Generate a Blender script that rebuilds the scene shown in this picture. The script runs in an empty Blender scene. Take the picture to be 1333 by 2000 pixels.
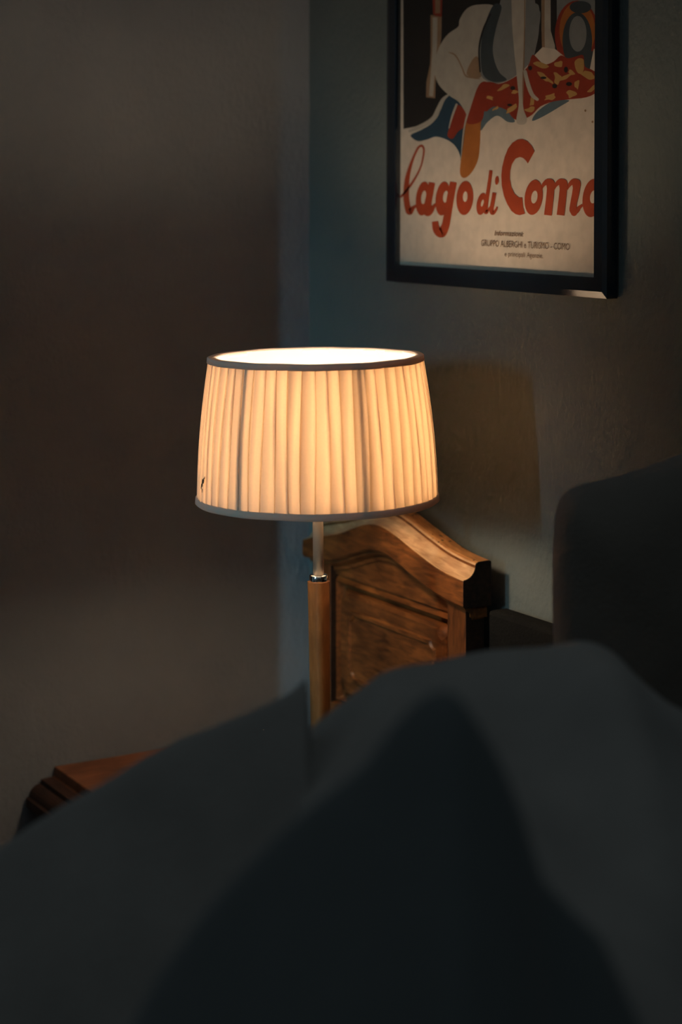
import bpy, bmesh, math, random
from mathutils import Vector, Matrix, noise
random.seed(7)
SC = bpy.context.scene
COL = SC.collection
PI = math.pi

# ------------------------------------------------------------------ camera
ALPHA = math.radians(30.45)
F = 3600.0
D = 3.05
H = 1.47
CX, HY = 666.5, 400.0
S_, C_ = math.sin(ALPHA), math.cos(ALPHA)
RX, RY = -C_, S_            # camera right, in room axes
VX, VY = -S_, -C_           # camera forward
_cx, _cy = 0.0172 * D, -D
CAM = Vector((_cx * RX + _cy * VX, _cx * RY + _cy * VY, H))
cam = bpy.data.cameras.new('camera')
camo = bpy.data.objects.new('camera', cam)
COL.objects.link(camo)
camo.location = CAM
camo.rotation_euler = (PI / 2, 0, math.atan2(-VX, VY))
cam.sensor_fit = 'VERTICAL'
cam.sensor_height = 36
cam.sensor_width = 24
cam.lens = F / 2000 * 36
cam.shift_y = -(1000 - HY) / 2000
cam.clip_start = 0.05
cam.dof.use_dof = True
cam.dof.focus_distance = 2.38
cam.dof.aperture_fstop = 3.0
SC.camera = camo

# ------------------------------------------------------------------ world, light, exposure
w = bpy.data.worlds.new('world')
SC.world = w
w.use_nodes = True
# dim dusk light of the room: stronger and cooler from above, weak and neutral from the sides
_nt = w.node_tree
_tc = _nt.nodes.new('ShaderNodeTexCoord'); _sx = _nt.nodes.new('ShaderNodeSeparateXYZ')
_rm = _nt.nodes.new('ShaderNodeValToRGB')
_nt.links.new(_tc.outputs['Generated'], _sx.inputs[0]); _nt.links.new(_sx.outputs['Z'], _rm.inputs[0])
_rm.color_ramp.elements[0].position = 0.0; _rm.color_ramp.elements[0].color = (.026, .030, .032, 1)
_rm.color_ramp.elements[1].position = 0.9; _rm.color_ramp.elements[1].color = (.118, .138, .146, 1)
_nt.links.new(_rm.outputs[0], _nt.nodes['Background'].inputs[0])
_nt.nodes['Background'].inputs[1].default_value = 1.0
SC.view_settings.view_transform = 'Standard'
SC.view_settings.look = 'None'
SC.view_settings.exposure = 0.0
SC.view_settings.gamma = 1.0
SC.cycles.use_denoising = True
SC.cycles.max_bounces = 8
SC.cycles.sample_clamp_indirect = 6
BULB = 180.0

wl = bpy.data.lights.new('window_daylight', 'AREA')
wl.shape = 'RECTANGLE'
wl.size, wl.size_y = 0.03, 0.6
wl.energy = 1.35
wl.color = (0.42, 0.84, 1.0)
wl.spread = math.radians(26)
wlo = bpy.data.objects.new('window_daylight', wl)
COL.objects.link(wlo)
wlo.location = (4.08, 1.80, 1.80)
wlo.rotation_euler = (Vector((0.0, -0.10, 0.76)) - Vector(wlo.location)).to_track_quat('-Z', 'Y').to_euler()

# ------------------------------------------------------------------ helpers
def at_depth(px, py, Y):
    """room point seen at photo position px,py at distance Y along the view"""
    x = (px - CX) / F * Y
    return Vector((CAM.x + Y * VX + x * RX, CAM.y + Y * VY + x * RY, H - (py - HY) / F * Y))

def on_a(px, py, a):
    """the same on the plane X = a (parallel to the teal wall)"""
    u = (px - CX) / F
    Y = (a - CAM.x) / (VX + u * RX)
    return at_depth(px, py, Y)

def mesh(name, verts, faces, mat, parent=None, smooth=False, mats=None):
    me = bpy.data.meshes.new(name)
    me.from_pydata([tuple(v) for v in verts], [], faces)
    me.materials.append(mat)
    if mats:
        for m in mats: me.materials.append(m)
    me.update()
    bm = bmesh.new(); bm.from_mesh(me)
    bmesh.ops.recalc_face_normals(bm, faces=bm.faces)
    bm.to_mesh(me); bm.free()
    if smooth:
        me.polygons.foreach_set('use_smooth', [True] * len(me.polygons))
    o = bpy.data.objects.new(name, me)
    COL.objects.link(o)
    if parent: o.parent = parent
    return o

def empty(name, loc=(0, 0, 0)):
    o = bpy.data.objects.new(name, None)
    o.empty_display_size = .05
    COL.objects.link(o)
    o.location = loc
    return o

def tag(o, label=None, cat=None, kind=None):
    if label: o['label'] = label
    if cat: o['category'] = cat
    if kind: o['kind'] = kind
    return o

def bevel(o, wdt, seg=2, ang=35):
    m = o.modifiers.new('bevel', 'BEVEL')
    m.width = wdt; m.segments = seg; m.limit_method = 'ANGLE'
    m.angle_limit = math.radians(ang)
    m.harden_normals = False
    return o

def box(name, lo, hi, mat, parent=None, bev=0):
    x0, y0, z0 = lo; x1, y1, z1 = hi
    v = [(x0,y0,z0),(x1,y0,z0),(x1,y1,z0),(x0,y1,z0),(x0,y0,z1),(x1,y0,z1),(x1,y1,z1),(x0,y1,z1)]
    f = [(0,3,2,1),(4,5,6,7),(0,1,5,4),(1,2,6,5),(2,3,7,6),(3,0,4,7)]
    o = mesh(name, v, f, mat, parent)
    if bev: bevel(o, bev)
    return o

def lathe(name, prof, mat, parent=None, seg=64, loc=(0,0,0), smooth=True):
    v, f = [], []
    for r, z in prof:
        for k in range(seg):
            t = 2 * PI * k / seg
            v.append((loc[0] + r * math.cos(t), loc[1] + r * math.sin(t), loc[2] + z))
    for i in range(len(prof) - 1):
        for k in range(seg):
            k2 = (k + 1) % seg
            f.append((i*seg+k, i*seg+k2, (i+1)*seg+k2, (i+1)*seg+k))
    if prof[0][0] > 1e-5: f.append(tuple(range(seg))[::-1])
    if prof[-1][0] > 1e-5: f.append(tuple(range((len(prof)-1)*seg, len(prof)*seg)))
    o = mesh(name, v, f, mat, parent, smooth)
    return o

def tube_geo(pts, r, seg=10):
    v, f = [], []
    n = len(pts)
    for i, p in enumerate(pts):
        p = Vector(p)
        t = (Vector(pts[min(i+1, n-1)]) - Vector(pts[max(i-1, 0)])).normalized()
        u = t.orthogonal().normalized() if i == 0 else (u - t * u.dot(t)).normalized()
        q = t.cross(u)
        for k in range(seg):
            a = 2 * PI * k / seg
            v.append(p + (u * math.cos(a) + q * math.sin(a)) * r)
    for i in range(n-1):
        for k in range(seg):
            k2 = (k+1) % seg
            f.append((i*seg+k, i*seg+k2, (i+1)*seg+k2, (i+1)*seg+k))
    f.append(tuple(range(seg))[::-1]); f.append(tuple(range((n-1)*seg, n*seg)))
    return v, f

def tube(name, pts, r, mat, parent=None, seg=10):
    v, f = tube_geo(pts, r, seg)
    return mesh(name, v, f, mat, parent, True)

def interp(pts, x):
    if x <= pts[0][0]: return pts[0][1]
    for (x0, y0), (x1, y1) in zip(pts, pts[1:]):
        if x <= x1:
            t = (x - x0) / (x1 - x0)
            return y0 + (y1 - y0) * t
    return pts[-1][1]

def smooth_curve(pts, n=8, closed=False):
    """Catmull-Rom through the points"""
    out = []
    m = len(pts)
    rng = range(m) if closed else range(m - 1)
    for i in rng:
        if closed:
            p0, p1, p2, p3 = (pts[(i-1) % m], pts[i], pts[(i+1) % m], pts[(i+2) % m])
        else:
            p0, p1, p2, p3 = pts[max(i-1, 0)], pts[i], pts[i+1], pts[min(i+2, m-1)]
        for k in range(n):
            t = k / n
            out.append(tuple(0.5 * ((2*b) + (-a + c)*t + (2*a - 5*b + 4*c - d)*t*t + (-a + 3*b - 3*c + d)*t**3)
                             for a, b, c, d in zip(p0, p1, p2, p3)))
    if not closed: out.append(tuple(pts[-1]))
    return out

# ------------------------------------------------------------------ materials
def nmat(name, color=(.5,.5,.5), rough=.6, metal=0.0, spec=.5):
    m = bpy.data.materials.new(name)
    m.use_nodes = True
    b = m.node_tree.nodes['Principled BSDF']
    b.inputs['Base Color'].default_value = (*color, 1)
    b.inputs['Roughness'].default_value = rough
    b.inputs['Metallic'].default_value = metal
    b.inputs['Specular IOR Level'].default_value = spec
    return m, m.node_tree, b

def add_noise_bump(nt, b, scale, strength, dist=.002, detail=6, stretch=(1,1,1), extra=None):
    tc = nt.nodes.new('ShaderNodeTexCoord'); mp = nt.nodes.new('ShaderNodeMapping')
    mp.inputs['Scale'].default_value = stretch
    nt.links.new(tc.outputs['Object'], mp.inputs[0])
    n = nt.nodes.new('ShaderNodeTexNoise'); n.inputs['Scale'].default_value = scale
    n.inputs['Detail'].default_value = detail
    nt.links.new(mp.outputs[0], n.inputs['Vector'])
    bp = nt.nodes.new('ShaderNodeBump')
    bp.inputs['Strength'].default_value = strength; bp.inputs['Distance'].default_value = dist
    src = n.outputs['Fac']
    if extra:
        n2 = nt.nodes.new('ShaderNodeTexNoise'); n2.inputs['Scale'].default_value = extra
        n2.inputs['Detail'].default_value = 3
        nt.links.new(mp.outputs[0], n2.inputs['Vector'])
        ad = nt.nodes.new('ShaderNodeMath'); ad.operation = 'ADD'
        nt.links.new(src, ad.inputs[0]); nt.links.new(n2.outputs['Fac'], ad.inputs[1])
        src = ad.outputs[0]
    nt.links.new(src, bp.inputs['Height'])
    nt.links.new(bp.outputs[0], b.inputs['Normal'])
    return n, mp

def color_noise(nt, b, c1, c2, scale, stretch=(1,1,1), detail=5, lo=.3, hi=.7, rough_d=.6, distort=0):
    tc = nt.nodes.new('ShaderNodeTexCoord'); mp = nt.nodes.new('ShaderNodeMapping')
    mp.inputs['Scale'].default_value = stretch
    nt.links.new(tc.outputs['Object'], mp.inputs[0])
    n = nt.nodes.new('ShaderNodeTexNoise'); n.inputs['Scale'].default_value = scale
    n.inputs['Detail'].default_value = detail; n.inputs['Distortion'].default_value = distort
    nt.links.new(mp.outputs[0], n.inputs['Vector'])
    r = nt.nodes.new('ShaderNodeValToRGB')
    r.color_ramp.elements[0].position = lo; r.color_ramp.elements[0].color = (*c1, 1)
    r.color_ramp.elements[1].position = hi; r.color_ramp.elements[1].color = (*c2, 1)
    nt.links.new(n.outputs['Fac'], r.inputs[0])
    nt.links.new(r.outputs[0], b.inputs['Base Color'])
    return r

def plaster(name, c1, c2):
    m, nt, b = nmat(name, c1, .85, spec=.2)
    color_noise(nt, b, c1, c2, 5, detail=6)
    add_noise_bump(nt, b, 130, .6, .003, 4, (1,1,.75), extra=36)
    return m

def wood(name, c1, c2, stretch, scale=26, rough=.4, holes=False, spec=.45):
    m, nt, b = nmat(name, c1, rough, spec=spec)
    color_noise(nt, b, c1, c2, scale, stretch, 8, .3, .72, distort=.6)
    # slow, cloudy variation of the stain
    n2 = nt.nodes.new('ShaderNodeTexNoise'); n2.inputs['Scale'].default_value = 14; n2.inputs['Detail'].default_value = 4
    tc = nt.nodes.new('ShaderNodeTexCoord'); nt.links.new(tc.outputs['Object'], n2.inputs['Vector'])
    mr = nt.nodes.new('ShaderNodeMapRange')
    mr.inputs['From Min'].default_value = .3; mr.inputs['From Max'].default_value = .7
    mr.inputs['To Min'].default_value = .55; mr.inputs['To Max'].default_value = 1.15
    nt.links.new(n2.outputs['Fac'], mr.inputs['Value'])
    mx = nt.nodes.new('ShaderNodeMix'); mx.data_type = 'RGBA'; mx.blend_type = 'MULTIPLY'
    mx.inputs[0].default_value = 1
    src = b.inputs['Base Color'].links[0].from_socket
    nt.links.new(src, mx.inputs[6]); nt.links.new(mr.outputs[0], mx.inputs[7])
    out = mx.outputs[2]
    if holes:   # old woodworm holes and dents
        vo = nt.nodes.new('ShaderNodeTexVoronoi'); vo.inputs['Scale'].default_value = 120
        nt.links.new(tc.outputs['Object'], vo.inputs['Vector'])
        n3 = nt.nodes.new('ShaderNodeTexNoise'); n3.inputs['Scale'].default_value = 22
        nt.links.new(tc.outputs['Object'], n3.inputs['Vector'])
        lt = nt.nodes.new('ShaderNodeMath'); lt.operation = 'LESS_THAN'; lt.inputs[1].default_value = .27
        nt.links.new(vo.outputs['Distance'], lt.inputs[0])
        gt = nt.nodes.new('ShaderNodeMath'); gt.operation = 'GREATER_THAN'; gt.inputs[1].default_value = .50
        nt.links.new(n3.outputs['Fac'], gt.inputs[0])
        mu = nt.nodes.new('ShaderNodeMath'); mu.operation = 'MULTIPLY'
        nt.links.new(lt.outputs[0], mu.inputs[0]); nt.links.new(gt.outputs[0], mu.inputs[1])
        m2 = nt.nodes.new('ShaderNodeMix'); m2.data_type = 'RGBA'
        nt.links.new(mu.outputs[0], m2.inputs[0]); nt.links.new(out, m2.inputs[6])
        m2.inputs[7].default_value = (.02, .008, .004, 1)
        out = m2.outputs[2]
    nt.links.new(out, b.inputs['Base Color'])
    add_noise_bump(nt, b, scale * 2, .22, .0008, 6, stretch)
    return m

M = {}
M['wall_plaster'] = plaster('pale_plaster', (.180, .196, .218), (.210, .227, .250))
M['teal_plaster'] = plaster('teal_plaster', (.108, .127, .124), (.124, .145, .141))
M['ceiling'] = plaster('ceiling_plaster', (.2, .2, .19), (.22, .22, .2))
M['floor'] = wood('floor_boards', (.06, .03, .016), (.11, .06, .03), (1, 12, 1), 8, .5)
M['old_wood'] = wood('old_stained_wood', (.075, .023, .007), (.26, .085, .020), (6, 1, 6), 26, .42)
M['old_wood_v'] = wood('old_stained_wood_upright', (.075, .023, .007), (.22, .070, .018), (6, 6, 1), 26, .42)
M['old_wood_crown'] = wood('old_stained_wood_lighter_top', (.26, .095, .028), (.58, .27, .09), (6, 1, 6), 24, .38, holes=True)  # lighter tone for the top of the crown, with holes
M['cove_wood'] = wood('pale_cove_wood', (.40, .205, .095), (.72, .45, .235), (6, 1, 6), 22, .38)  # paler tone for the cove faces of the crown
M['shaded_end'] = wood('shade_toned_end_grain', (.012, .007, .005), (.030, .015, .009), (6, 6, 6), 26, .7, spec=.2)  # end faces coloured near black in place of their shade
M['table_wood'] = wood('reddish_table_wood', (.22, .075, .030), (.34, .125, .05), (1, 6, 6), 16, .45)
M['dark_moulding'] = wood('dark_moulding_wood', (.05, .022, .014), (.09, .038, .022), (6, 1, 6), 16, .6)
M['pole_wood'] = wood('honey_beech', (.38, .130, .036), (.47, .175, .050), (8, 8, 1), 30, .4)

def brushed():
    m, nt, b = nmat('brushed_nickel', (.62, .48, .36), .45, .6)
    add_noise_bump(nt, b, 90, .15, .0006, 3, (6, 6, .3))
    return m
M['nickel'] = brushed()
M['chrome'] = nmat('polished_chrome', (.85, .83, .8), .12, 1.0)[0]
M['frame'] = None
m, nt, b = nmat('black_lacquered_frame', (.005, .010, .018), .10, 0, .85)
M['frame'] = m
M['backing'] = nmat('brown_backing_card', (.12, .08, .05), .9)[0]

def fabric_duvet(name, c1, c2):
    m, nt, b = nmat(name, c1, .95, spec=.1)
    b.inputs['Sheen Weight'].default_value = .15
    b.inputs['Sheen Roughness'].default_value = .6
    color_noise(nt, b, c1, c2, 7, detail=5)
    add_noise_bump(nt, b, 220, .6, .002, 3, extra=38)
    return m
M['duvet'] = fabric_duvet('grey_brushed_cotton', (.175, .172, .162), (.245, .240, .226))
M['blanket'] = fabric_duvet('dark_teal_wool', (.060, .074, .078), (.075, .090, .095))
M['black_cloth'] = fabric_duvet('black_upholstery', (.006, .006, .006), (.009, .009, .008))
M['black_cloth'].node_tree.nodes['Principled BSDF'].inputs['Sheen Weight'].default_value = 0
M['pillow'] = fabric_duvet('taupe_pillow_cotton', (.115, .104, .090), (.138, .125, .108))
M['mattress'] = fabric_duvet('white_mattress_ticking', (.45, .44, .42), (.5, .49, .47))

# shade cloth: light comes through; doubled cloth inside each pleat lets less of it through
def shade_cloth():
    m = bpy.data.materials.new('cream_pleated_silk'); m.use_nodes = True
    nt = m.node_tree; nt.nodes.clear()
    out = nt.nodes.new('ShaderNodeOutputMaterial')
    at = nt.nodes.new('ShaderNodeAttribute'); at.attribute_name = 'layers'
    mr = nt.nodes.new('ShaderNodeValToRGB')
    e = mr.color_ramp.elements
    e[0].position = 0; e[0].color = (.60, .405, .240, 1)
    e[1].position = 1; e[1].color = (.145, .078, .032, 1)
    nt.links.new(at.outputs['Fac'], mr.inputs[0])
    wv = nt.nodes.new('ShaderNodeTexNoise'); wv.inputs['Scale'].default_value = 350
    tc = nt.nodes.new('ShaderNodeTexCoord'); nt.links.new(tc.outputs['Object'], wv.inputs['Vector'])
    m2 = nt.nodes.new('ShaderNodeMapRange'); m2.inputs['To Min'].default_value = .9; m2.inputs['To Max'].default_value = 1.1
    nt.links.new(wv.outputs['Fac'], m2.inputs['Value'])
    mx = nt.nodes.new('ShaderNodeMix'); mx.data_type = 'RGBA'; mx.blend_type = 'MULTIPLY'; mx.inputs[0].default_value = 1
    nt.links.new(mr.outputs[0], mx.inputs[6]); nt.links.new(m2.outputs[0], mx.inputs[7])
    tr = nt.nodes.new('ShaderNodeBsdfTranslucent'); nt.links.new(mx.outputs[2], tr.inputs[0])
    df = nt.nodes.new('ShaderNodeBsdfDiffuse'); df.inputs[0].default_value = (.42, .40, .36, 1)
    ad = nt.nodes.new('ShaderNodeAddShader')
    nt.links.new(tr.outputs[0], ad.inputs[0]); nt.links.new(df.outputs[0], ad.inputs[1])
    nt.links.new(ad.outputs[0], out.inputs[0])
    return m
M['shade'] = shade_cloth()
def lining_cloth():
    m = bpy.data.materials.new('white_shade_lining'); m.use_nodes = True
    nt = m.node_tree; nt.nodes.clear()
    out = nt.nodes.new('ShaderNodeOutputMaterial')
    tr = nt.nodes.new('ShaderNodeBsdfTranslucent'); tr.inputs[0].default_value = (.50, .47, .43, 1)
    df = nt.nodes.new('ShaderNodeBsdfDiffuse'); df.inputs[0].default_value = (.32, .31, .30, 1)
    ad = nt.nodes.new('ShaderNodeAddShader')
    nt.links.new(tr.outputs[0], ad.inputs[0]); nt.links.new(df.outputs[0], ad.inputs[1])
    nt.links.new(ad.outputs[0], out.inputs[0])
    return m
M['lining'] = lining_cloth()
def trim_cloth():
    m = bpy.data.materials.new('grey_brown_tape'); m.use_nodes = True
    nt = m.node_tree; nt.nodes.clear()
    out = nt.nodes.new('ShaderNodeOutputMaterial')
    tr = nt.nodes.new('ShaderNodeBsdfTranslucent'); tr.inputs[0].default_value = (.21, .16, .125, 1)
    df = nt.nodes.new('ShaderNodeBsdfDiffuse'); df.inputs[0].default_value = (.42, .37, .33, 1)
    ad = nt.nodes.new('ShaderNodeAddShader')
    nt.links.new(tr.outputs[0], ad.inputs[0]); nt.links.new(df.outputs[0], ad.inputs[1])
    nt.links.new(ad.outputs[0], out.inputs[0])
    return m
M['tape'] = trim_cloth()
m, nt, b = nmat('glowing_frosted_bulb', (.9, .85, .8), .5)
b.inputs['Emission Color'].default_value = (1.0, .73, .48, 1)
b.inputs['Emission Strength'].default_value = BULB
M['bulb'] = m
M['white_metal'] = nmat('white_wire', (.7, .68, .62), .5)[0]
def glass():
    m = bpy.data.materials.new('picture_glass'); m.use_nodes = True
    nt = m.node_tree; nt.nodes.clear()
    out = nt.nodes.new('ShaderNodeOutputMaterial')
    tr = nt.nodes.new('ShaderNodeBsdfTransparent'); gl = nt.nodes.new('ShaderNodeBsdfGlossy')
    gl.inputs['Roughness'].default_value = .02
    lw = nt.nodes.new('ShaderNodeLayerWeight'); fr = nt.nodes.new('ShaderNodeMath'); fr.operation = 'POWER'; fr.inputs[1].default_value = 5
    nt.links.new(lw.outputs['Facing'], fr.inputs[0])
    mx = nt.nodes.new('ShaderNodeMixShader')
    nt.links.new(fr.outputs[0], mx.inputs[0]); nt.links.new(tr.outputs[0], mx.inputs[1]); nt.links.new(gl.outputs[0], mx.inputs[2])
    nt.links.new(mx.outputs[0], out.inputs[0])
    return m
M['glass'] = glass()

def ink(name, c, rough=.7):
    m, nt, b = nmat(name, c, rough, spec=.2)
    c2 = tuple(min(1, v * 1.18) for v in c)
    color_noise(nt, b, c, c2, 60, detail=4)
    return m

# ------------------------------------------------------------------ room
RB, RA, RH = 3.4, 4.2, 2.6          # extent along y, along x, height
# left wall: its face is y = 0; out of the frame to the left an added jog steps forward to shade it
STRIP = 0.0
BRK_A, BRK_B = 0.80, 0.333
def wall_left():
    plan = [(0, 0), (BRK_A, 0), (BRK_A, BRK_B), (RA, BRK_B), (RA, -.2), (0, -.2)]
    n = len(plan)
    v = [(x, y, 0) for x, y in plan] + [(x, y, RH) for x, y in plan]
    f = [(k, (k+1) % n, n+(k+1) % n, n+k) for k in range(n)] + [tuple(range(n))[::-1], tuple(range(n, 2*n))]
    return mesh('wall_left', v, f, M['wall_plaster'])
tag(wall_left(), kind='structure')
tag(box('wall_right', (-.2, -.2, 0), (0, RB, RH), M['teal_plaster']), kind='structure')
tag(box('floor', (0, 0, -.1), (RA, RB, 0), M['floor']), kind='structure')
# tall narrow window far behind, where the cool daylight comes from
win = empty('window_1', (4.14, 1.82, 1.80)); tag(win, kind='structure')
win.rotation_euler = (0, 0, math.atan2(1.25, 3.78))
wm = nmat('white_window_paint', (.6, .6, .58), .4)[0]
for nm, lo, hi in [('frame_side', (-.03,-.07,-.36), (.03,-.03,.36)), ('frame_side', (-.03,.03,-.36), (.03,.07,.36)),
                   ('frame_rail', (-.03,-.03,-.36), (.03,.03,-.32)), ('frame_rail', (-.03,-.03,.32), (.03,.03,.36))]:
    box(nm, lo, hi, wm, win)
box('pane', (.02,-.03,-.32), (.024,.03,.32), M['glass'], win)

# ------------------------------------------------------------------ bedside table
u105 = (107 - CX) / F
Yw = (0.004 - STRIP - CAM.y) / (VY + u105 * RY)
front_a = at_depth(107, 0, Yw).x
TOP = at_depth(107, 1497, Yw).z
TW = 0.80
t = tag(empty('nightstand', (0.1, 0.004 - STRIP, 0)), 'reddish brown wooden bedside table with stepped moulded top edge beside the duvet', 'bedside table')
fa = front_a - .1       # front of the flat top, local
def loft_rect(name, prof, x0, x1, y0, y1, mat, parent):
    """stack of rectangles: prof = [(outset at the front and the free side, z)]"""
    v, f = [], []
    for o_, z in prof:
        v += [(x0, y0, z), (x1 + o_, y0, z), (x1 + o_, y1 + o_, z), (x0, y1 + o_, z)]
    for i in range(len(prof) - 1):
        for k in range(4):
            k2 = (k + 1) % 4
            f.append((i*4+k, i*4+k2, (i+1)*4+k2, (i+1)*4+k))
    f.append((3,2,1,0)); n = (len(prof)-1)*4; f.append((n,n+1,n+2,n+3))
    return mesh(name, v, f, mat, parent)
prof = [(.000, TOP-.090), (.004, TOP-.080)]
prof += [(.044, TOP-.056), (.046, TOP-.053), (.046, TOP-.041), (.043, TOP-.040)]
for k in range(7):
    th = PI/2 * k/6
    prof.append((.023 + .018*math.cos(th), TOP-.039 + .017*math.sin(th)))
prof += [(.022, TOP-.016), (.004, TOP-.015), (.002, TOP-.013), (.000, TOP-.001), (-.001, TOP)]
loft_rect('table_top', prof[-4:], 0, fa, 0, TW-.05, M['table_wood'], t)
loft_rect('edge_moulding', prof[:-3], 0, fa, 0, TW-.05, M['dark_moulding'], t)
box('body', (.01, .01, .09), (fa-.012, TW-.065, TOP-.088), M['table_wood'], t, .002)
dr = box('drawer', (fa-.014, .03, TOP-.22), (fa+.004, TW-.085, TOP-.10), M['table_wood'], t, .003)
lathe('knob', [(.005,0),(.006,.008),(.014,.014),(.015,.02),(.010,.027),(0,.029)], M['nickel'], dr, 24).matrix_local = \
    Matrix.Translation((fa+.003, .235, TOP-.16)) @ Matrix.Rotation(PI/2, 4, 'Y')
dd = box('door', (fa-.014, .03, .13), (fa+.004, TW-.085, TOP-.235), M['table_wood'], t, .003)
lathe('knob', [(.005,0),(.006,.008),(.014,.014),(.015,.02),(.010,.027),(0,.029)], M['nickel'], dd, 24).matrix_local = \
    Matrix.Translation((fa+.003, .07, .28)) @ Matrix.Rotation(PI/2, 4, 'Y')
for lx in (.03, fa-.06):
    for ly in (.03, TW-.125):
        lathe('foot', [(.014,0),(.022,.02),(.026,.05),(.018,.075),(.024,.091)], M['table_wood'], t, 24, (lx+.015, ly+.02, 0))

# ------------------------------------------------------------------ headboard behind the lamp
A_F, A_B = .078, .030        # front and back of the crown rail
bL, bR = on_a(590.8, 1060, A_F).y, on_a(904.5, 1160, A_F).y
hb = tag(empty('headboard', (.05, (bL+bR)/2, 0)), 'dark brown carved wooden headboard with arched top rail, behind the lamp pole', 'headboard')
hx, hy = .05, (bL+bR)/2
def curve_bz(pts, a):
    out = []
    for px, py in pts:
        p = on_a(px, py, a); out.append((p.y, p.z))
    return out
ft = curve_bz([(590.8,1055),(612,1050),(636,1047),(655,1044.5),(672,1040),(690,1032.5),(706,1027),(722,1025),(738,1027),(755,1035),(775,1049),(797,1067),(822,1087),(850,1108),(876,1123),(904.5,1136)], A_F)
fb = curve_bz([(590.8,1088),(612,1093),(636,1096),(655,1094),(675,1089),(695,1082.5),(712,1077.5),(727,1076.5),(742,1079.5),(757,1088),(775,1102),(797,1121),(820,1140),(845,1158),(872,1174),(904.5,1190)], A_F)
ft = smooth_curve(ft, 6); fb = smooth_curve(fb, 6)
NB = 90
bs = [bL + (bR-bL)*i/NB for i in range(NB+1)]
# crown: one section swept along the arch.  section = (x, offset above ft) going round
zt_mid = [interp(ft, b_) for b_ in bs]; zb_mid = [interp(fb, b_) for b_ in bs]
cove = []
for k in range(9):
    th = PI/2 * k/8
    cove.append((A_F - .002 - .019*math.sin(th)**1.0, .0185*(1-math.cos(th))))
sec = [(A_F, 0.0), (A_F-.001, .0012)] + [(x, z + .0015) for x, z in cove[1:]] + [(A_F-.0225, .0225), (A_F-.026, .0245), (A_B+.004, .0250), (A_B, .0235)]
v, f = [], []
for i, b_ in enumerate(bs):
    ring = [(x - hx, b_ - hy, zt_mid[i] + dz) for x, dz in sec]
    ring += [(A_B - hx, b_ - hy, zb_mid[i]), (A_F - .004 - hx, b_ - hy, zb_mid[i]-.0004), (A_F - hx, b_ - hy, zb_mid[i] + .003)]
    v += ring
n = len(sec) + 3
for i in range(NB):
    for k in range(n):
        k2 = (k+1) % n
        f.append((i*n+k, i*n+k2, (i+1)*n+k2, (i+1)*n+k))
f.append(tuple(range(n))); f.append(tuple(range(NB*n, NB*n+n)))
crown = mesh('crown_rail', v, f, M['old_wood_crown'], hb, mats=[M['old_wood'], M['cove_wood'], M['shaded_end']])
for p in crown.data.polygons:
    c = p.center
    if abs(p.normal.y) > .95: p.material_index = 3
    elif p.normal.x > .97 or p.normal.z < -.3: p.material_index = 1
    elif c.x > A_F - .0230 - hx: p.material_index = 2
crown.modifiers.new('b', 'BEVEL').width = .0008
# moulding that follows the underside of the arch
v, f = [], []
sec2 = [(A_B+.002, .002), (A_F-.008, .002), (A_F-.009, -.004), (A_F-.013, -.0075), (A_F-.018, -.010), (A_F-.0185, -.016), (A_F-.024, -.0175), (A_B+.002, -.0175)]
for i, b_ in enumerate(bs):
    bb = bL + .008 + (bR - bL - .016) * i / NB
    for x, dz in sec2: v.append((x - hx, bb - hy, interp(fb, bb) + dz))
n = len(sec2)
for i in range(NB):
    for k in range(n):
        k2 = (k+1) % n
        f.append((i*n+k, i*n+k2, (i+1)*n+k2, (i+1)*n+k))
f.append(tuple(range(n))); f.append(tuple(range(NB*n, NB*n+n)))
mesh('arch_moulding', v, f, M['old_wood'], hb)
# arched field (tympanum) between the moulding and the straight rail
A_T = A_F - .022
zr = (on_a(713.5, 1140, A_T).z + on_a(860.6, 1189, A_T).z) / 2     # height of the straight rail edge
v, f = [], []
for i in range(NB+1):
    bb = bL + .010 + (bR - bL - .020) * i / NB
    zt = max(interp(fb, bb) - .012, zr + .001)
    for x in (A_T, A_T - .020): v += [(x - hx, bb - hy, zr), (x - hx, bb - hy, zt)]
for i in range(NB):
    a0, a1 = i*4, (i+1)*4
    f += [(a0, a1, a1+1, a0+1), (a0+2, a0+3, a1+3, a1+2), (a0+1, a1+1, a1+3, a0+3), (a0, a0+2, a1+2, a1)]
f += [(0,1,3,2), (NB*4, NB*4+2, NB*4+3, NB*4+1)]
mesh('arched_field', v, f, M['old_wood'], hb)
# stiles and lower rail, standing on the floor
A_S = A_F - .012
bSL0, bSL1 = bL + .012, bL + .068
bSR1 = on_a(910, 1240, A_S).y; bSR0 = on_a(874, 1240, A_S).y
ztop_st = interp(fb, bR) + .004
for b0, b1 in ((bSL0, bSL1), (bSR0, bSR1)):
    s = box('stile', (A_B + .004 - hx, b0 - hy, 0), (A_S - hx, b1 - hy, ztop_st), M['old_wood_v'], hb, .0015)
    s.data.materials.append(M['shaded_end']); s.data.polygons[4].material_index = 1
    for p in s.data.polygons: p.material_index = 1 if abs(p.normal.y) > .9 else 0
box('rail', (A_B + .006 - hx, bSL1 - hy, zr - .006), (A_T - .004 - hx, bSR0 - hy, zr + .004), M['old_wood'], hb, .001)
zp_bot = .70
box('rail', (A_B + .006 - hx, bSL1 - hy, .30), (A_S - hx, bSR0 - hy, zp_bot), M['old_wood'], hb, .0015)
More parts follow.
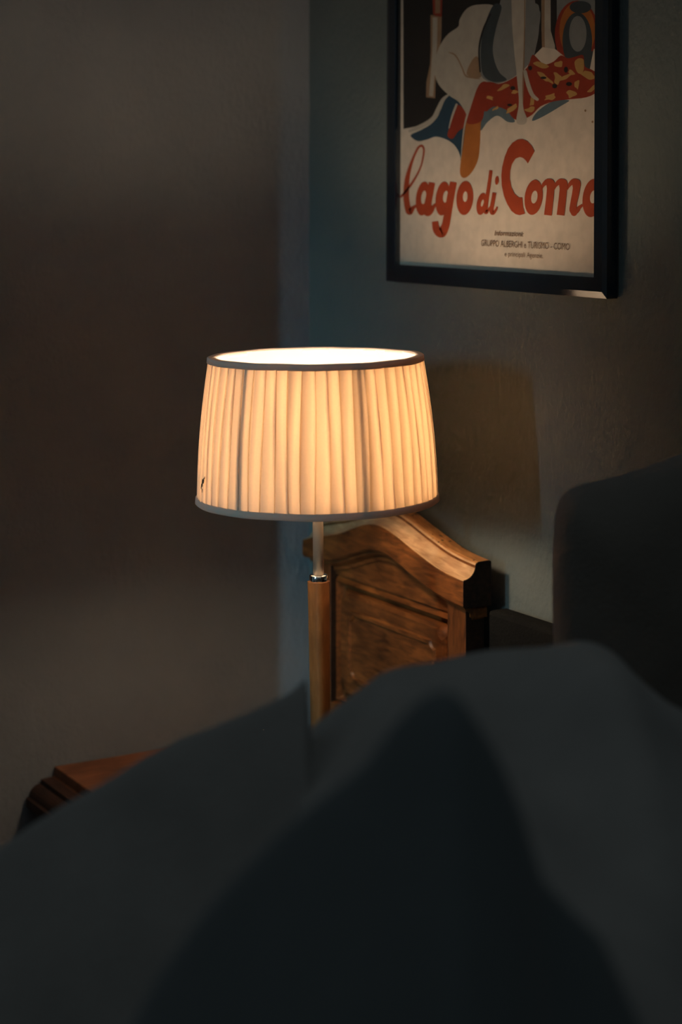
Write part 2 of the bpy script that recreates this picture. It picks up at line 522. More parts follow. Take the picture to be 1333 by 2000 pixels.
# raised and fielded panel with shaped corners: rings of outlines from the outer edge to the flat centre
pb0, pb1 = bSL1 - .002, bSR0 + .002
pz0, pz1 = zp_bot - .002, zr - .004
def shaped(inset, xoff, notch):
    x0, x1, z0, z1 = pb0 + inset, pb1 - inset, pz0 + inset, pz1 - inset
    pts = []
    for cx_, cz_, sx, sz, start in ((x1, z0, -1, 1, 0), (x1, z1, -1, -1, 1), (x0, z1, 1, -1, 2), (x0, z0, 1, 1, 3)):
        arc = []
        for k in range(7):
            th = PI/2 * k/6
            arc.append((cx_ + sx*notch*math.cos(th), cz_ + sz*notch*math.sin(th)))
        if start in (0, 2): pass
        else: arc = arc[::-1]
        pts += arc
    return [(xoff - hx, a_ - hy, z_) for a_, z_ in pts]
rings = [shaped(.000, A_S - .014, .0005), shaped(.006, A_S - .008, .0005), shaped(.010, A_S - .019, .001), shaped(.016, A_S - .020, .001), shaped(.018, A_S - .010, .014), shaped(.024, A_S - .006, .014),
         shaped(.042, A_S - .0075, .012), shaped(.044, A_S - .0045, .012), shaped(.049, A_S - .0045, .011), shaped(.051, A_S - .008, .010)]
v, f = [], []
for r_ in rings: v += r_
n = len(rings[0])
for i in range(len(rings)-1):
    for k in range(n):
        k2 = (k+1) % n
        f.append((i*n+k, i*n+k2, (i+1)*n+k2, (i+1)*n+k))
f.append(tuple(range((len(rings)-1)*n, len(rings)*n)))
nb = len(v)
bk_ = [(A_B + .008 - hx, p[1], p[2]) for p in rings[0]]
v += bk_
for k in range(n):
    k2 = (k+1) % n
    f.append((k, nb+k, nb+k2, k2))
f.append(tuple(range(nb, nb+n))[::-1])
mesh('carved_panel', v, f, M['old_wood'], hb)

# ------------------------------------------------------------------ table lamp
la = .30
kk = (629.5 - CX) / F
Yl = (la - CAM.x) / (VX + kk * RX)
pl = at_depth(629.5, 0, Yl)
TH = .0123
lamp = tag(empty('table_lamp', (pl.x, pl.y, TOP + .0012)), 'lit table lamp with cream pleated shade and wooden pole on the bedside table', 'lamp')
lamp.rotation_euler = (-VX * TH, -VY * TH, 0)
zc = lambda py: (H - (py - HY) / F * Yl) - TOP
ppm = F / Yl       # pixels per metre at the lamp
lathe('base', [(.078,0),(.080,.002),(.080,.010),(.077,.013),(.025,.015),(0,.0155)], M['nickel'], lamp, 64)
zcap = zc(1124)
# wooden pole: rounded square, slightly narrower at the foot
def rsq(r, cr, z, seg=6):
    pts = []
    for cx_, cy_, s0 in ((1,1,0),(-1,1,1),(-1,-1,2),(1,-1,3)):
        for k in range(seg+1):
            th = PI/2*(s0 + k/seg)
            pts.append(((cx_*(r-cr) + cr*math.cos(th)), (cy_*(r-cr) + cr*math.sin(th)), z))
    return pts
rows = [(.0098,.013),(.0104,.10),(.0113,.20),(.0124,zcap-.022),(.0127,zcap-.009),(.0127,zcap-.0085)]
v, f = [], []
for r_, z_ in rows:
    v += rsq(r_, r_*.62, z_)
n = 28
for i in range(len(rows)-1):
    for k in range(n):
        k2 = (k+1) % n; f.append((i*n+k, i*n+k2, (i+1)*n+k2, (i+1)*n+k))
f.append(tuple(range(n))[::-1]); f.append(tuple(range((len(rows)-1)*n, len(rows)*n)))
wp = mesh('wooden_pole', v, f, M['pole_wood'], lamp, True)
wp.rotation_euler = (0, 0, math.radians(18))
lathe('collar', [(.0115,-.0085),(.0118,-.0085),(.0121,-.0075),(.0121,-.001),(.0115,0),(.0070,.0004)], M['chrome'], lamp, 48, (0,0,zcap))
z_sh_b, z_sh_t = zc(977), zc(697)
rt, rb = 206.5/ppm, 233.0/ppm
lathe('metal_pole', [(.0070,0),(.0070,z_sh_b+.016-zcap),(.0066,z_sh_b+.017-zcap)], M['nickel'], lamp, 40, (0,0,zcap))
zs = z_sh_b + .016
lathe('socket', [(.010,0),(.0165,.006),(.0165,.034),(.0145,.040),(.013,.040)], M['white_metal'], lamp, 40, (0,0,zs))
zbulb = z_sh_b + .098
bp = [(.0110, zs+.039-zbulb)]
for k in range(1, 17):
    th = -PI/2 + .75 + (PI - .75) * k/16
    bp.append((max(.0001, .0175*math.cos(th)), .046*math.sin(th)))
lathe('bulb', bp, M['bulb'], lamp, 32, (0,0,zbulb))

# pleated shade
RIBS = (-38, 23, 83, 143, 203, 263)
NP, NS, NZ = 56, 10, 30
v, f, lay = [], [], []
jit = [random.uniform(-.16, .16) for _ in range(NP)]
dens = [random.uniform(.45, 1.0) for _ in range(NP)]
widt = [random.uniform(.42, .72) for _ in range(NP)]
base_ang = math.atan2(-VY, -VX)      # towards the camera
for j in range(NZ+1):
    t_ = j / NZ
    z_ = z_sh_b + (z_sh_t - z_sh_b) * t_
    r0 = rb + (rt - rb) * t_ + .0025 * math.sin(PI * t_)
    for p in range(NP):
        for s in range(NS):
            q = s / (NS - 1)
            if s == NS - 1: frac, off = .99, .0
            elif s == NS - 2: frac, off = .965, .0030
            else:
                frac = .955 * s / (NS - 2); off = .0006 + .0024 * frac
            ja = jit[p] * (1 - 2 * abs(.5 - frac)) * .2
            sway = .10 * math.sin(p * 1.7 + 3 * t_)
            # pleats run the same way all round as seen from the camera
            th = base_ang + (p + frac + ja + sway) / NP * 2 * PI
            amp = .35 + .65 * math.sin(PI * min(max(t_, .04), .96))
            r_ = r0 + off * (.5 + .5 * amp)
            v.append((r_ * math.cos(th), r_ * math.sin(th), z_))
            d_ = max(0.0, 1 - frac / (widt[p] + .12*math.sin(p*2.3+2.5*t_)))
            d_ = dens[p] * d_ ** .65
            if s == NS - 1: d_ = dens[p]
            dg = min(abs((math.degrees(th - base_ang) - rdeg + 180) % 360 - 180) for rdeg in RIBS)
            d_ = max(d_, 1.15*math.exp(-(dg/1.6)**2))  # denser seam at each rib, also standing in for the rib's shadow
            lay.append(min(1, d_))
n = NP * NS
for j in range(NZ):
    for k in range(n):
        k2 = (k+1) % n; f.append((j*n+k, j*n+k2, (j+1)*n+k2, (j+1)*n+k))
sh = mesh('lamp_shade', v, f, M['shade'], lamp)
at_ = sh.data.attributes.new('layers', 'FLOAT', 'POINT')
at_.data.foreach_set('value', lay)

def band(name, z0, z1, mat, parent, out=.0035):
    ra = rb + (rt-rb)*(z0-z_sh_b)/(z_sh_t-z_sh_b); rc = rb + (rt-rb)*(z1-z_sh_b)/(z_sh_t-z_sh_b)
    prof = [(ra+out, z0), (rc+out, z1), (rc+out-.001, z1+.0008), (rc-.0068, z1+.0006), (ra-.0068, z0-.0002), (ra+out-.001, z0-.0008), (ra+out, z0)]
    v, f = [], []
    seg = 168
    for i, (r_, z_) in enumerate(prof[:-1]):
        for k in range(seg):
            th = 2*PI*k/seg
            wob = .0005*math.sin(th*7) + .0004*math.sin(th*13+1)
            v.append(((r_+wob)*math.cos(th), (r_+wob)*math.sin(th), z_ + .0003*math.sin(th*3+.5) + .0002*math.sin(th*11)))
    m_ = len(prof) - 1
    for i in range(m_):
        i2 = (i+1) % m_
        for k in range(seg):
            k2 = (k+1) % seg; f.append((i*seg+k, i*seg+k2, i2*seg+k2, i2*seg+k))
    return mesh(name, v, f, mat, parent, True)
band('top_trim', z_sh_t - .0062, z_sh_t + .0002, M['tape'], sh)
band('bottom_trim', z_sh_b - .0010, z_sh_b + .0062, M['tape'], sh)
v, f = [], []
for j in range(13):
    t_ = j/12; z_ = z_sh_b + .001 + (z_sh_t - z_sh_b - .002)*t_; r_ = rb + (rt-rb)*t_ - .0068
    for k in range(128): v.append((r_*math.cos(2*PI*k/128), r_*math.sin(2*PI*k/128), z_))
for j in range(12):
    for k in range(128):
        k2 = (k+1) % 128; f.append((j*128+k, j*128+k2, (j+1)*128+k2, (j+1)*128+k))
mesh('shade_lining', v, f, M['lining'], sh, True)
# wire frame inside the cloth
for k, deg in enumerate(RIBS):
    th = base_ang + math.radians(deg)
    pts = [((rb-.0034)*math.cos(th), (rb-.0034)*math.sin(th), z_sh_b+.002), ((rt-.0034)*math.cos(th), (rt-.0034)*math.sin(th), z_sh_t-.002)]
    tube('shade_rib', pts, .0030, M['white_metal'], sh, 8)
for k in range(3):
    th = base_ang + math.radians(83 + 120*k)
    tube('shade_arm', [(.016*math.cos(th), .016*math.sin(th), zs+.004), ((rb-.007)*math.cos(th), (rb-.007)*math.sin(th), z_sh_b+.004)], .0014, M['white_metal'], sh, 8)
# small scuffed mark on the cloth, low on the left
v, f = [], []
for dx, dz, w_, h_ in ((0,.0,.0012,.0060),(.0016,.004,.0010,.0045),(-.0012,-.004,.0010,.0040),(.0006,-.009,.0008,.0030),(.0030,.008,.0006,.0022)):
    n = len(v)
    for k in range(8):
        t_ = 2*PI*k/8; sx = dx + w_*math.cos(t_)*(.7+.5*random.random()); sz = dz + h_*math.sin(t_)*(.7+.4*random.random())
        z_ = zc(929) + sz; r_ = rb + (rt-rb)*(z_-z_sh_b)/(z_sh_t-z_sh_b) + .0060
        th = base_ang - math.radians(66.5) + sx/rb*2.2
        v.append((r_*math.cos(th), r_*math.sin(th), z_))
    f.append(tuple(range(n, n+8)))
tag(mesh('scuff_mark', v, f, nmat('brown_scuff', (.10, .045, .02), .9)[0], sh), 'small brown scuff mark')

# ------------------------------------------------------------------ framed poster on the teal wall
A_P = .012
tilt = .0075
rx0 = on_a(781.5, 516, A_P)
ps = tag(empty('framed_poster', (0.001, rx0.y, rx0.z)), 'travel poster reading lago di Como in a dark frame on the teal wall', 'poster')
ps.rotation_euler = (-tilt, 0, 0)
ct, st = math.cos(tilt), math.sin(tilt)
def pl_(px, py, a=A_P):
    p = on_a(px, py, a)
    dy, dz = p.y - rx0.y, p.z - rx0.z
    return (dy*ct - dz*st, dy*st + dz*ct)
W_in = pl_(1170.5, 537)[0]
W0 = pl_(781.5, 500)[0]
Z_TOP = .66
fw = .0262
# frame: four mitred sides with a sloped bevel on the outside edge
def frame_side(p0, p1, q0, q1):
    """p0-p1 inner edge, q0-q1 outer edge (u, v)"""
    def mix(a, b, t): return (a[0]+(b[0]-a[0])*t, a[1]+(b[1]-a[1])*t)
    sec = [(0, .010), (0, .0195), (.06, .0205), (.68, .0205), (1.0, .0190), (1.0, .002), (0, .002)]
    v = []
    for (a, b) in ((p0, q0), (p1, q1)):
        for t, x in sec:
            m_ = mix(a, b, t); v.append((x, m_[0], m_[1]))
    n = len(sec); f = [(k, (k+1) % n, n+(k+1) % n, n+k) for k in range(n)]
    f.append(tuple(range(n))); f.append(tuple(range(n, 2*n)))
    return mesh('frame_side', v, f, M['frame'], ps)
i_ = [(W0, 0), (W_in, 0), (W_in, Z_TOP), (W0, Z_TOP)]
o_ = [(W0-fw, -fw), (W_in+fw, -fw), (W_in+fw, Z_TOP+fw), (W0-fw, Z_TOP+fw)]
for k in range(4):
    frame_side(i_[k], i_[(k+1)%4], o_[k], o_[(k+1)%4])
box('backing_board', (.0022, W0-.01, -.01), (.0100, W_in+.01, Z_TOP+.01), M['backing'], ps)
box('glass_pane', (.0166, W0-.002, -.002), (.0178, W_in+.002, Z_TOP+.002), M['glass'], ps)

paper = ink('poster_paper', (.46, .405, .34))
INK = {
 'paper': paper,
 'dark': ink('printed_black', (.016, .014, .013)),
 'red': ink('printed_red', (.20, .026, .012)),
 'letter': ink('printed_letter_red', (.26, .040, .014)),
 'orange': ink('printed_orange', (.28, .095, .020)),
 'pale': ink('printed_cream', (.33, .30, .255)),
 'tan': ink('printed_tan', (.22, .14, .085)),
 'grey': ink('printed_grey', (.16, .165, .16)),
 'dgrey': ink('printed_dark_grey', (.035, .045, .05)),
 'blue': ink('printed_blue', (.016, .040, .065)),
 'sblue': ink('printed_soft_blue', (.075, .11, .13)),
 'yellow': ink('printed_yellow', (.34, .20, .065)),
 'text': ink('printed_brown_text', (.13, .075, .045)),
}
mats = list(INK.values()); midx = {k: i for i, k in enumerate(INK)}
class Print:
    def __init__(self): self.v, self.f, self.m, self.layer = [], [], [], 0
    def poly(self, pts, ink_, smooth=True, n=5):
        if smooth: pts = smooth_curve(pts, n, True)
        self.raw([pts], [tuple(range(len(pts)))], ink_)
    def raw(self, parts, faces, ink_):
        self.layer += 1
        a = .01055 + self.layer * .000005
        base = len(self.v)
        for pts in parts:
            for px, py in pts:
                u_, v_ = pl_(px, py); self.v.append((a, min(max(u_, W0-.004), W_in+.004), min(v_, Z_TOP+.004)))
        for fc in faces:
            self.f.append(tuple(base + k for k in fc)); self.m.append(midx[ink_])
    def ellipse(self, cx_, cy_, w_, h_, ink_, rot=0, n=32):
        r_ = math.radians(rot); pts = []
        for k in range(n):
            t_ = 2*PI*k/n; x, y = w_/2*math.cos(t_), h_/2*math.sin(t_)
            pts.append((cx_ + x*math.cos(r_) - y*math.sin(r_), cy_ + x*math.sin(r_) + y*math.cos(r_)))
        self.poly(pts, ink_, False)
    def stroke(self, pts, ink_, caps=True):
        """pts: (x, y, width)"""
        c = smooth_curve(pts, 6)
        L, R = [], []
        for i, (x, y, w_) in enumerate(c):
            x0, y0 = c[max(i-1,0)][:2]; x1, y1 = c[min(i+1,len(c)-1)][:2]
            dx, dy = x1-x0, y1-y0; l = math.hypot(dx, dy) or 1
            nx, ny = -dy/l, dx/l
            L.append((x+nx*w_/2, y+ny*w_/2)); R.append((x-nx*w_/2, y-ny*w_/2))
        n = len(c)
        self.raw([L, R], [(i, i+1, n+i+1, n+i) for i in range(n-1)], ink_)
        if caps:
            for x, y, w_ in (c[0], c[-1]): self.ellipse(x, y, w_, w_, ink_, n=20)
    def build(self, name, parent):
        me = bpy.data.meshes.new(name)
        me.from_pydata(self.v, [], self.f)
        for m_ in mats: me.materials.append(m_)
        me.polygons.foreach_set('material_index', self.m)
        bm = bmesh.new(); bm.from_mesh(me)
        for fc in bm.faces:
            if fc.normal.x < 0: fc.normal_flip()
        bmesh.ops.triangulate(bm, faces=[fc for fc in bm.faces if len(fc.verts) > 4])
        bm.to_mesh(me); bm.free()
        o = bpy.data.objects.new(name, me); COL.objects.link(o); o.parent = parent
        return o

sheet = mesh('paper_sheet', [(.0105, W0-.006, -.006), (.0105, W_in+.006, -.006), (.0105, W_in+.006, Z_TOP+.006), (.0105, W0-.006, Z_TOP+.006)], [(0,1,2,3)], paper, ps)
A = Print()
A.poly([(788,-700),(1090,-700),(1090,105),(1040,125),(960,140),(900,190),(868,196),(850,222),(835,236),(812,247),(788,252)], 'dark', False)
A.poly([(1088,-700),(1185,-700),(1185,150),(1088,150)], 'grey', False)
A.poly([(838,-200),(869,-200),(863,34),(853,32),(846,28)], 'red', False)
A.poly([(850,-200),(860,-200),(860,26),(850,26)], 'tan', False)
A.poly([(841,29),(863,33),(862,75),(856,110),(852,140),(851,160),(850,192),(832,190),(833,160),(840,125),(841,100)], 'tan', False)
A.stroke([(850,34,9),(849,90,9),(847,120,8),(842,188,8)], 'pale', False)
A.poly([(895,192),(880,186),(868,198),(858,222),(838,238),(815,250),(800,256),(792,262),(792,330),(960,330),(960,230),(930,200)], 'paper', False)
A.poly([(878,186),(895,198),(912,214),(916,240),(910,280),(906,322),(901,327),(899,305),(889,285),(873,273),(852,267),(836,272),(818,276),(806,270),(803,263),(822,254),(842,242),(856,226),(862,208)], 'blue')
A.stroke([(878,184,3),(866,194,7),(857,212,9),(846,232,9),(822,247,8),(800,256,5)], 'pale')
A.poly([(893,206),(906,214),(914,232),(911,245),(896,256),(884,271),(874,264),(881,240)], 'red')
A.stroke([(892,204,4),(884,225,4),(877,250,2)], 'pale')
A.poly([(970,14),(935,9),(912,17),(898,38),(895,52),(876,66),(861,86),(851,112),(848,138),(857,165),(877,186),(896,199),(908,217),(914,222),(932,185),(950,166),(992,150),(996,60)], 'pale')
A.stroke([(876,102,1),(887,106,3),(895,116,2.6),(903,133,2.6),(910,148,3),(925,152,3),(938,154,1)], 'tan')
A.poly([(912,146),(922,118),(934,112),(940,150)], 'tan')
A.poly([(990,-200),(978,0),(958,24),(943,60),(937,95),(938,135),(944,153),(965,163),(990,158),(1018,140),(1042,112),(1050,70),(1056,25),(1045,0),(1040,-200)], 'grey')
A.poly([(966,8),(952,34),(942,70),(939,110),(944,146),(964,160),(990,156),(976,142),(966,118),(963,90),(970,52),(980,14)], 'dgrey')
A.stroke([(958,28,3),(944,58,3.4),(936,95,3.2),(938,140,3)], 'dark')
A.poly([(1030,20),(1052,10),(1053,60),(1044,105),(1034,130),(1026,100)], 'grey')
A.poly([(1057,-200),(1075,-200),(1076,60),(1084,88),(1086,124),(1062,126),(1058,60)], 'pale', False)
A.stroke([(1063,-200,6),(1061,40,6),(1063,122,5)], 'tan', False)
A.ellipse(1127, 68, 86, 134, 'red')
A.ellipse(1128, 60, 70, 112, 'orange')
A.ellipse(1128, 80, 58, 112, 'dgrey')
A.ellipse(1129, 66, 34, 70, 'grey')
A.ellipse(1134, 14, 42, 24, 'dgrey')
A.poly([(1108,112),(1160,100),(1166,120),(1158,145),(1120,145)], 'dgrey')
A.poly([(1085,96),(1140,140),(1060,150),(1040,112),(1060,92)], 'paper', False)
A.poly([(1160,96),(1185,90),(1185,260),(1140,200)], 'paper', False)
A.poly([(1160,140),(1176,137),(1185,145),(1185,150),(1168,148)], 'blue')
A.poly([(940,216),(962,207),(985,212),(1006,236),(992,238),(972,226),(953,238),(938,255)], 'sblue')
A.poly([(1040,236),(1050,218),(1080,198),(1112,196),(1096,207),(1064,226)], 'sblue')
cloth = [(938,168),(958,160),(975,164),(1000,154),(1030,132),(1040,107),(1052,116),(1064,126),(1082,120),(1096,108),(1110,114),(1126,110),(1140,108),(1143,130),(1160,138),(1172,158),(1168,178),(1146,190),(1112,194),(1082,198),(1056,208),(1040,224),(1020,234),(1004,232),(988,214),(964,208),(946,217)]
A.poly(cloth, 'red', n=3)
rr = random.Random(3)
for cx_, cy_, w_, h_, ro in [(984,170,32,9,-25),(955,190,20,7,20),(968,212,14,6,-30),(1000,212,26,9,-35),(1006,180,12,10,0),(1058,128,30,10,20),(1066,152,36,9,40),(1090,152,16,26,-20),
                             (1074,190,26,12,-20),(1100,152,40,8,-25),(1118,184,20,16,0),(1133,128,18,34,0),(1150,146,44,14,20),(1160,172,30,9,-35),(1118,142,20,8,40),(1036,214,22,12,-10),(1092,125,22,14,-30),(1040,196,10,22,10),(1128,165,10,22,0)]:
    pts = []
    for k in range(9):
        t_ = 2*PI*k/9; q = rr.uniform(.55, 1.25); x, y = w_/2*q*math.cos(t_), h_/2*q*math.sin(t_); r2 = math.radians(ro)
        pts.append((cx_+x*math.cos(r2)-y*math.sin(r2), cy_+x*math.sin(r2)+y*math.cos(r2)))
    A.poly(pts, 'yellow', n=3)
for cx_, cy_, w_, h_ in [(1002,172,10,8),(1062,152,12,5),(1084,168,10,9),(1112,164,12,8),(1036,133,8,9),(1106,136,8,12),(996,205,10,5)]:
    A.ellipse(cx_, cy_, w_, h_, 'dark', n=12)
A.poly([(998,-200),(1028,-200),(1027,30),(1024,80),(1022,130),(1021,180),(1023,212),(1030,232),(1026,242),(1014,243),(1009,234),(1014,200),(1010,150),(1004,90),(1000,20)], 'pale', n=4)
A.stroke([(1026,-60,2),(1025,60,2),(1023,150,2),(1022,200,1)], 'tan', False)
A.stroke([(1026,140,7),(1032,165,8),(1040,185,8),(1050,194,6)], 'pale')
A.poly([(936,166),(950,160),(955,175),(948,200),(940,240),(938,280),(934,312),(923,335),(910,347),(901,344),(899,328),(905,285),(911,240),(921,205)], 'orange')
A.poly([(936,166),(950,160),(955,175),(948,200),(941,236),(912,240),(921,205)], 'red')
A.stroke([(930,172,4),(917,212,4),(908,245,3),(903,285,2),(901,310,1)], 'pale')
for x, y in ((1144,216),(1158,238)): A.ellipse(x, y, 4, 5, 'tan', n=10)
A.build('printed_picture', ps)

Lt = Print(); Lt.layer = 90
q1 = lambda x, y, w_=0: (760 + x/6.06, 260 + y/6.06, w_/6.06)
q2 = lambda x, y, w_=0: (960 + x/6.06, 260 + y/6.06, w_/6.06)
def S1(pts, caps=True): Lt.stroke([q1(*p) for p in pts], 'letter', caps)
def S2(pts, caps=True): Lt.stroke([q2(*p) for p in pts], 'letter', caps)
def E1(x, y, w_, h_, k='letter', r_=0): a, b_, _ = q1(x, y); Lt.ellipse(a, b_, w_/6.06, h_/6.06, k, r_)
def E2(x, y, w_, h_, k='letter', r_=0): a, b_, _ = q2(x, y); Lt.ellipse(a, b_, w_/6.06, h_/6.06, k, r_)
# l
S1([(145,752,26),(200,690,24),(262,610,26),(330,500,22),(380,390,20),(408,270,20),(414,190,22),(390,150,26),(350,170,26),(312,240,26),(275,330,32),(240,440,44),(215,560,58),(206,680,66),(208,790,70),(225,890,74),(245,930,80),(270,905,60),(300,875,40),(350,850,30)])
# a
E1(405,775,170,405,'letter',6); E1(413,760,56,160,'paper',8)
S1([(512,585,74),(490,700,78),(465,830,84),(468,925,96),(500,915,66),(530,870,44),(560,835,30)], False)
E1(462,930,104,108)
# g
E1(640,775,172,405,'letter',6); E1(672,752,58,140,'paper',8)
S1([(765,578,82),(738,720,86),(712,870,88),(690,1000,90),(668,1100,96),(622,1180,116),(565,1140,90),(548,1045,74)], False)
# o
E1(900,768,200,405,'letter',4); E1(905,752,54,124,'paper',4)
# d
E1(1100,838,120,265,'letter',10); E1(1108,828,28,84,'paper',14)
S1([(1210,440,40),(1188,600,42),(1165,760,44),(1148,880,48),(1150,935,52),(1175,915,30),(1200,870,16)], False)
# i
S1([(1250,705,48),(1234,800,46),(1216,900,50),(1228,945,50),(1262,920,32),(1285,870,18)], False)
E1(1280,560,46,104,'letter',4)
# C
Lt.poly([q2(*p)[:2] for p in [(515,215),(480,150),(430,95),(370,70),(310,78),(250,115),(200,180),(160,280),(130,400),(120,500),(125,620),(150,740),(190,840),(240,920),(290,960),(340,972),(400,955),(380,880),(368,760),(330,762),(280,720),(240,640),(222,540),(225,450),(245,370),(290,300),(340,283),(380,295),(415,330),(435,360)]], 'letter', False)
# o m o
E2(503,760,212,420,'letter',7); E2(512,757,72,152,'paper',9)
for xs, ends in ((0, None), (150, None), (308, 1)):
    S2([(590+xs,668,20),(622+xs,610,44),(668+xs,575,70),(712+xs,590,90)], False)
    E2(705+xs,612,98,130,'letter',12)
    if ends is None: S2([(708+xs,600,88),(700+xs,720,88),(672+xs,972,92)], False)
    else:
        S2([(1018,600,88),(1000,720,84),(975,840,78),(975,915,92),(1010,920,64),(1045,880,42),(1085,850,30)], False)
        E2(982,930,84,104)
E2(1200,768,232,456,'letter',7); E2(1212,755,78,154,'paper',9)
Lt.build('title_lettering', ps)

def text_mesh(body, px0, px1, py0, py1, shear=0, bold=0):
    """lettering as flat mesh fitted between two photo positions on the paper"""
    cu = bpy.data.curves.new('t', 'FONT'); cu.body = body; cu.shear = shear; cu.offset = bold
    cu.resolution_u = 3
    ob = bpy.data.objects.new('t', cu); COL.objects.link(ob)
    dg = bpy.context.evaluated_depsgraph_get()
    me = bpy.data.meshes.new_from_object(ob.evaluated_get(dg))
    vs = [v_.co.copy() for v_ in me.vertices]; fs = [tuple(p.vertices) for p in me.polygons]
    bpy.data.objects.remove(ob); bpy.data.meshes.remove(me)
    x0 = min(c.x for c in vs); x1 = max(c.x for c in vs)
    u0, v0 = pl_(px0, py0); u1, _ = pl_(px1, py0); _, vt = pl_(px0, py1)
    cap = .73
    return [(u0 + (c.x-x0)/(x1-x0)*(u1-u0), v0 + c.y/cap*(vt-v0)) for c in vs], fs
vv, ff = [], []
for body, x0, x1, yb, yt, shr, bo in [('Informazioni:', 967, 1024, 460, 449.5, .22, .008), ('GRUPPO ALBERGHI e TURISMO - COMO', 941, 1114, 480.5, 467.5, 0, -.004), ('e principali Agenzie.', 987, 1062, 500.5, 490.0, 0, -.004)]:
    a_, b_ = text_mesh(body, x0, x1, yb, yt, shr, bo)
    base = len(vv); vv += [(.01055 + 215*.000005, p[0], p[1]) for p in a_]; ff += [tuple(base+k for k in fc) for fc in b_]
mesh('small_print', vv, ff, INK['text'], ps)

# ------------------------------------------------------------------ bed, duvet, pillow
bed = tag(empty('bed', (1.15, 1.42, 0)), 'bed under the grey duvet, its low black head panel showing beside the carved headboard', 'bed')
BA0, BA1, BB0, BB1 = .14, 2.3, .88, 2.45
box('mattress', (BA0-1.15, BB0-1.42, .30), (BA1-1.15, BB1-1.42, .49), M['mattress'], bed, .03)
box('bed_frame', (BA0+.01-1.15, BB0+.01-1.42, .12), (BA1-.01-1.15, BB1-.01-1.42, .30), M['table_wood'], bed, .004)
zhp = on_a(1015, 1211, .045).z
box('head_panel', (.012-1.15, bR + .012 - 1.42, .12), (.045-1.15, BB1-1.42, zhp), M['black_cloth'], bed, .006)
for lx in (BA0+.05, BA1-.11):
    for ly in (BB0+.05, BB1-.11):
        box('leg', (lx-1.15, ly-1.42, 0), (lx+.06-1.15, ly+.06-1.42, .12), M['table_wood'], bed)

# the folds of the duvet: crest outline, how far away, slope in front and behind, roundness
FOLDS = [
 # left fold ending in a point
 dict(Y=1.50, r=.010, front=2.0, back=2.4, pts=[(-500,1960),(-200,1755),(0,1655),(60,1612),(120,1575),(200,1530),(280,1480),(350,1443),(420,1416),(480,1392),(530,1371),(570,1350),(598,1326),(604,1328),(607,1400),(611,1480),(616,1600),(650,1800)]),
 # right, broad fold
 dict(Y=1.56, r=.045, front=.36, back=2.2, pts=[(480,1900),(560,1560),(585,1450),(620,1412),(650,1388),(700,1350),(750,1314),(800,1301),(850,1294),(900,1282),(950,1272),(1000,1268),(1060,1265),(1100,1258),(1140,1253),(1178,1262),(1210,1284),(1240,1316),(1280,1352),(1333,1388),(1500,1460),(1800,1560)]),
]
PEAK = dict(Y=1.06, r=.012, front=1.5, back=2.6, pts=[(-100,2700),(150,2250),(300,1960),(400,1815),(460,1744),(545,1652),(630,1574),(690,1525),(725,1490),(775,1416),(820,1368),(846,1350),(872,1345),(895,1362),(915,1390),(940,1428),(964,1469),(990,1530),(1012,1592),(1043,1691),(1095,1745),(1154,1800),(1213,1927),(1260,2040),(1400,2500)])
for fd in FOLDS + [PEAK]:
    Y = fd['Y']
    raw = smooth_curve(fd['pts'], 4) if fd['r'] > .02 else fd['pts']
    fd['c'] = [((px-CX)/F*Y, H - (py-HY)/F*Y) for px, py in raw]
def duvet_z(x, Y):
    base = .56 + .02*noise.noise(Vector((x*4, Y*4, 3.1)))
    z = base
    for i, fd in enumerate(FOLDS):
        bend = .05*math.sin(x*5 + i*2)
        Yc = fd['Y']
        d = Y - Yc
        zc_ = interp(fd['c'], x)
        # creases running away from the crest
        wr = .006*noise.noise(Vector((x*16 + i*7, Y*5, 0))) + .010*noise.noise(Vector((x*5, Y*6, i*3.3)))
        fade = min(1, abs(d)/.08)
        sl = fd['front'] if d < 0 else fd['back']
        h_ = zc_ - sl*(math.sqrt(d*d + fd['r']**2) - fd['r']) + wr*fade
        if i == 1 and d < 0:      # rolling hollows on the broad fold
            h_ += fade*.018*math.sin(x*26 + Y*14) * min(1, max(0, (x - .02)/.1 + .3))
        k = .008
        hh = max(k - abs(z - h_), 0)/k
        z = max(z, h_) + hh*hh*k*.25
    return z
NX, NY = 360, 300
x0, x1, y0, y1 = -.62, .62, .68, 1.95
v, f, keep = [], [], {}
for j in range(NY+1):
    Y = y0 + (y1-y0)*j/NY
    for i in range(NX+1):
        x = x0 + (x1-x0)*i/NX
        a = CAM.x + Y*VX + x*RX; b_ = CAM.y + Y*VY + x*RY
        e = min(b_ - BB0 - .02, BB1 - .02 - b_, a - BA0 - .02, BA1 - .02 - a)
        if e < -.02: continue
        z = duvet_z(x, Y)
        edge = max(0, min(1, (e + .02)/.07))
        z = .515 + max(0, z - .515)*math.sqrt(max(0, 1-(1-edge)**2))
        keep[(i, j)] = len(v); v.append((a, b_, z))
for j in range(NY):
    for i in range(NX):
        q = [keep.get(k) for k in ((i,j),(i+1,j),(i+1,j+1),(i,j+1))]
        if None not in q: f.append(tuple(q))
dv = mesh('duvet', v, f, M['duvet'], None, True)
for p in dv.data.polygons[:1]:
    if p.normal.z < 0: dv.data.flip_normals()
so = dv.modifiers.new('thickness', 'SOLIDIFY'); so.thickness = .012; so.offset = -1
tag(dv, 'crumpled dark grey duvet heaped in high folds over the bed', 'duvet')

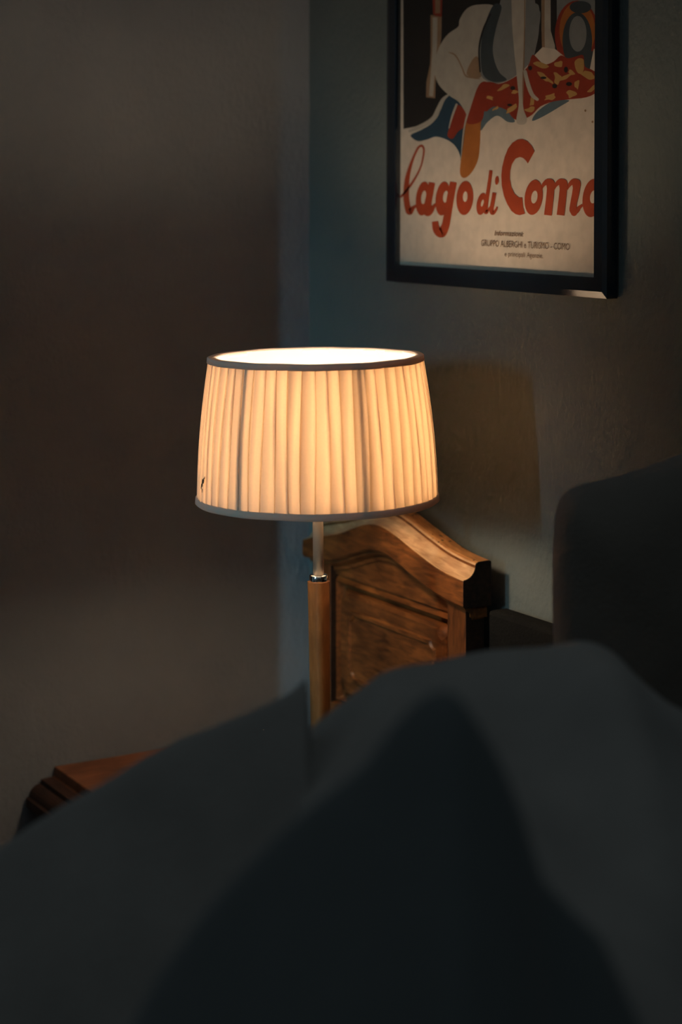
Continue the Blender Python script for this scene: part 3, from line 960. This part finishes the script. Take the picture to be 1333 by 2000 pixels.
# dark blanket drawn up to a tall peak, nearest to the camera, lying over the duvet
v, f, keep = [], [], {}
NX, NY = 260, 200
bx0, bx1, by0, by1 = -.34, .34, .74, 1.30
for j in range(NY+1):
    Y = by0 + (by1-by0)*j/NY
    for i in range(NX+1):
        x = bx0 + (bx1-bx0)*i/NX
        d = Y - PEAK['Y'] + .03*math.sin(x*9)
        h_ = interp(PEAK['c'], x) - (PEAK['front'] if d < 0 else PEAK['back'])*(math.sqrt(d*d + PEAK['r']**2) - PEAK['r'])
        h_ += min(1, abs(d)/.06)*.006*noise.noise(Vector((x*13, Y*9, 8)))
        dz_ = duvet_z(x, Y)
        z = max(h_, dz_ + .004)
        if h_ > dz_ - .012: keep[j*(NX+1)+i] = 1
        v.append((CAM.x + Y*VX + x*RX, CAM.y + Y*VY + x*RY, z))
for j in range(NY):
    for i in range(NX):
        q = j*(NX+1)+i
        if all(k in keep for k in (q, q+1, q+NX+2, q+NX+1)): f.append((q, q+1, q+NX+2, q+NX+1))
bl = mesh('blanket', v, f, M['blanket'], None, True)
bm = bmesh.new(); bm.from_mesh(bl.data)
bmesh.ops.delete(bm, geom=[x for x in bm.verts if not x.link_faces], context='VERTS')
bm.to_mesh(bl.data); bm.free()
so = bl.modifiers.new('thickness', 'SOLIDIFY'); so.thickness = .003; so.offset = 1
tag(bl, 'dark teal blanket drawn up to a tall peak in front of the grey duvet', 'blanket')

# pillow standing against the wall
pc = [(1083,1330),(1080,1200),(1080,1100),(1083,1030),(1088,992),(1100,966),(1120,952),(1150,943),(1200,931),(1260,912),(1333,885),(1420,858),(1500,845),(1540,870),(1555,950),(1560,1100),(1560,1330),(1555,1480),(1540,1560),(1500,1590),(1300,1585),(1110,1580),(1088,1540),(1084,1440)]
PY = 1.98
P0 = at_depth(1320, 1240, PY)
cv = [(((px-1320))/F*PY, -(py-1240)/F*PY) for px, py in pc]
out = smooth_curve(cv, 4, True)
v, f = [], []
NR = 12
n = len(out)
cen = (0, 0)
for side in (1, -1):
    for r_ in range(NR+1):
        s = 1 - (r_/NR)          # 1 at the seam
        th = .085 * (1 - s**3.2)**.55
        for k, (x, z) in enumerate(out):
            wr = 0 if s == 1 else .006*noise.noise(Vector((x*s*14, z*s*14, side*3)))
            v.append((x*s, side*th + wr, z*s))
lay_n = (NR+1)*n
for sd in range(2):
    for r_ in range(NR):
        for k in range(n):
            k2 = (k+1) % n; b0 = sd*lay_n
            f.append((b0+r_*n+k, b0+r_*n+k2, b0+(r_+1)*n+k2, b0+(r_+1)*n+k))
me_v = v
pil = mesh('pillow', v, f, M['pillow'], None, True)
bm = bmesh.new(); bm.from_mesh(pil.data); bmesh.ops.remove_doubles(bm, verts=bm.verts, dist=.0004)
bmesh.ops.recalc_face_normals(bm, faces=bm.faces); bm.to_mesh(pil.data); bm.free()
pil.data.polygons.foreach_set('use_smooth', [True]*len(pil.data.polygons))
pil.location = P0
pil.rotation_euler = (0, 0, math.atan2(RY, RX))
tag(pil, 'large dark pillow standing upright at the right, behind the duvet', 'pillow')
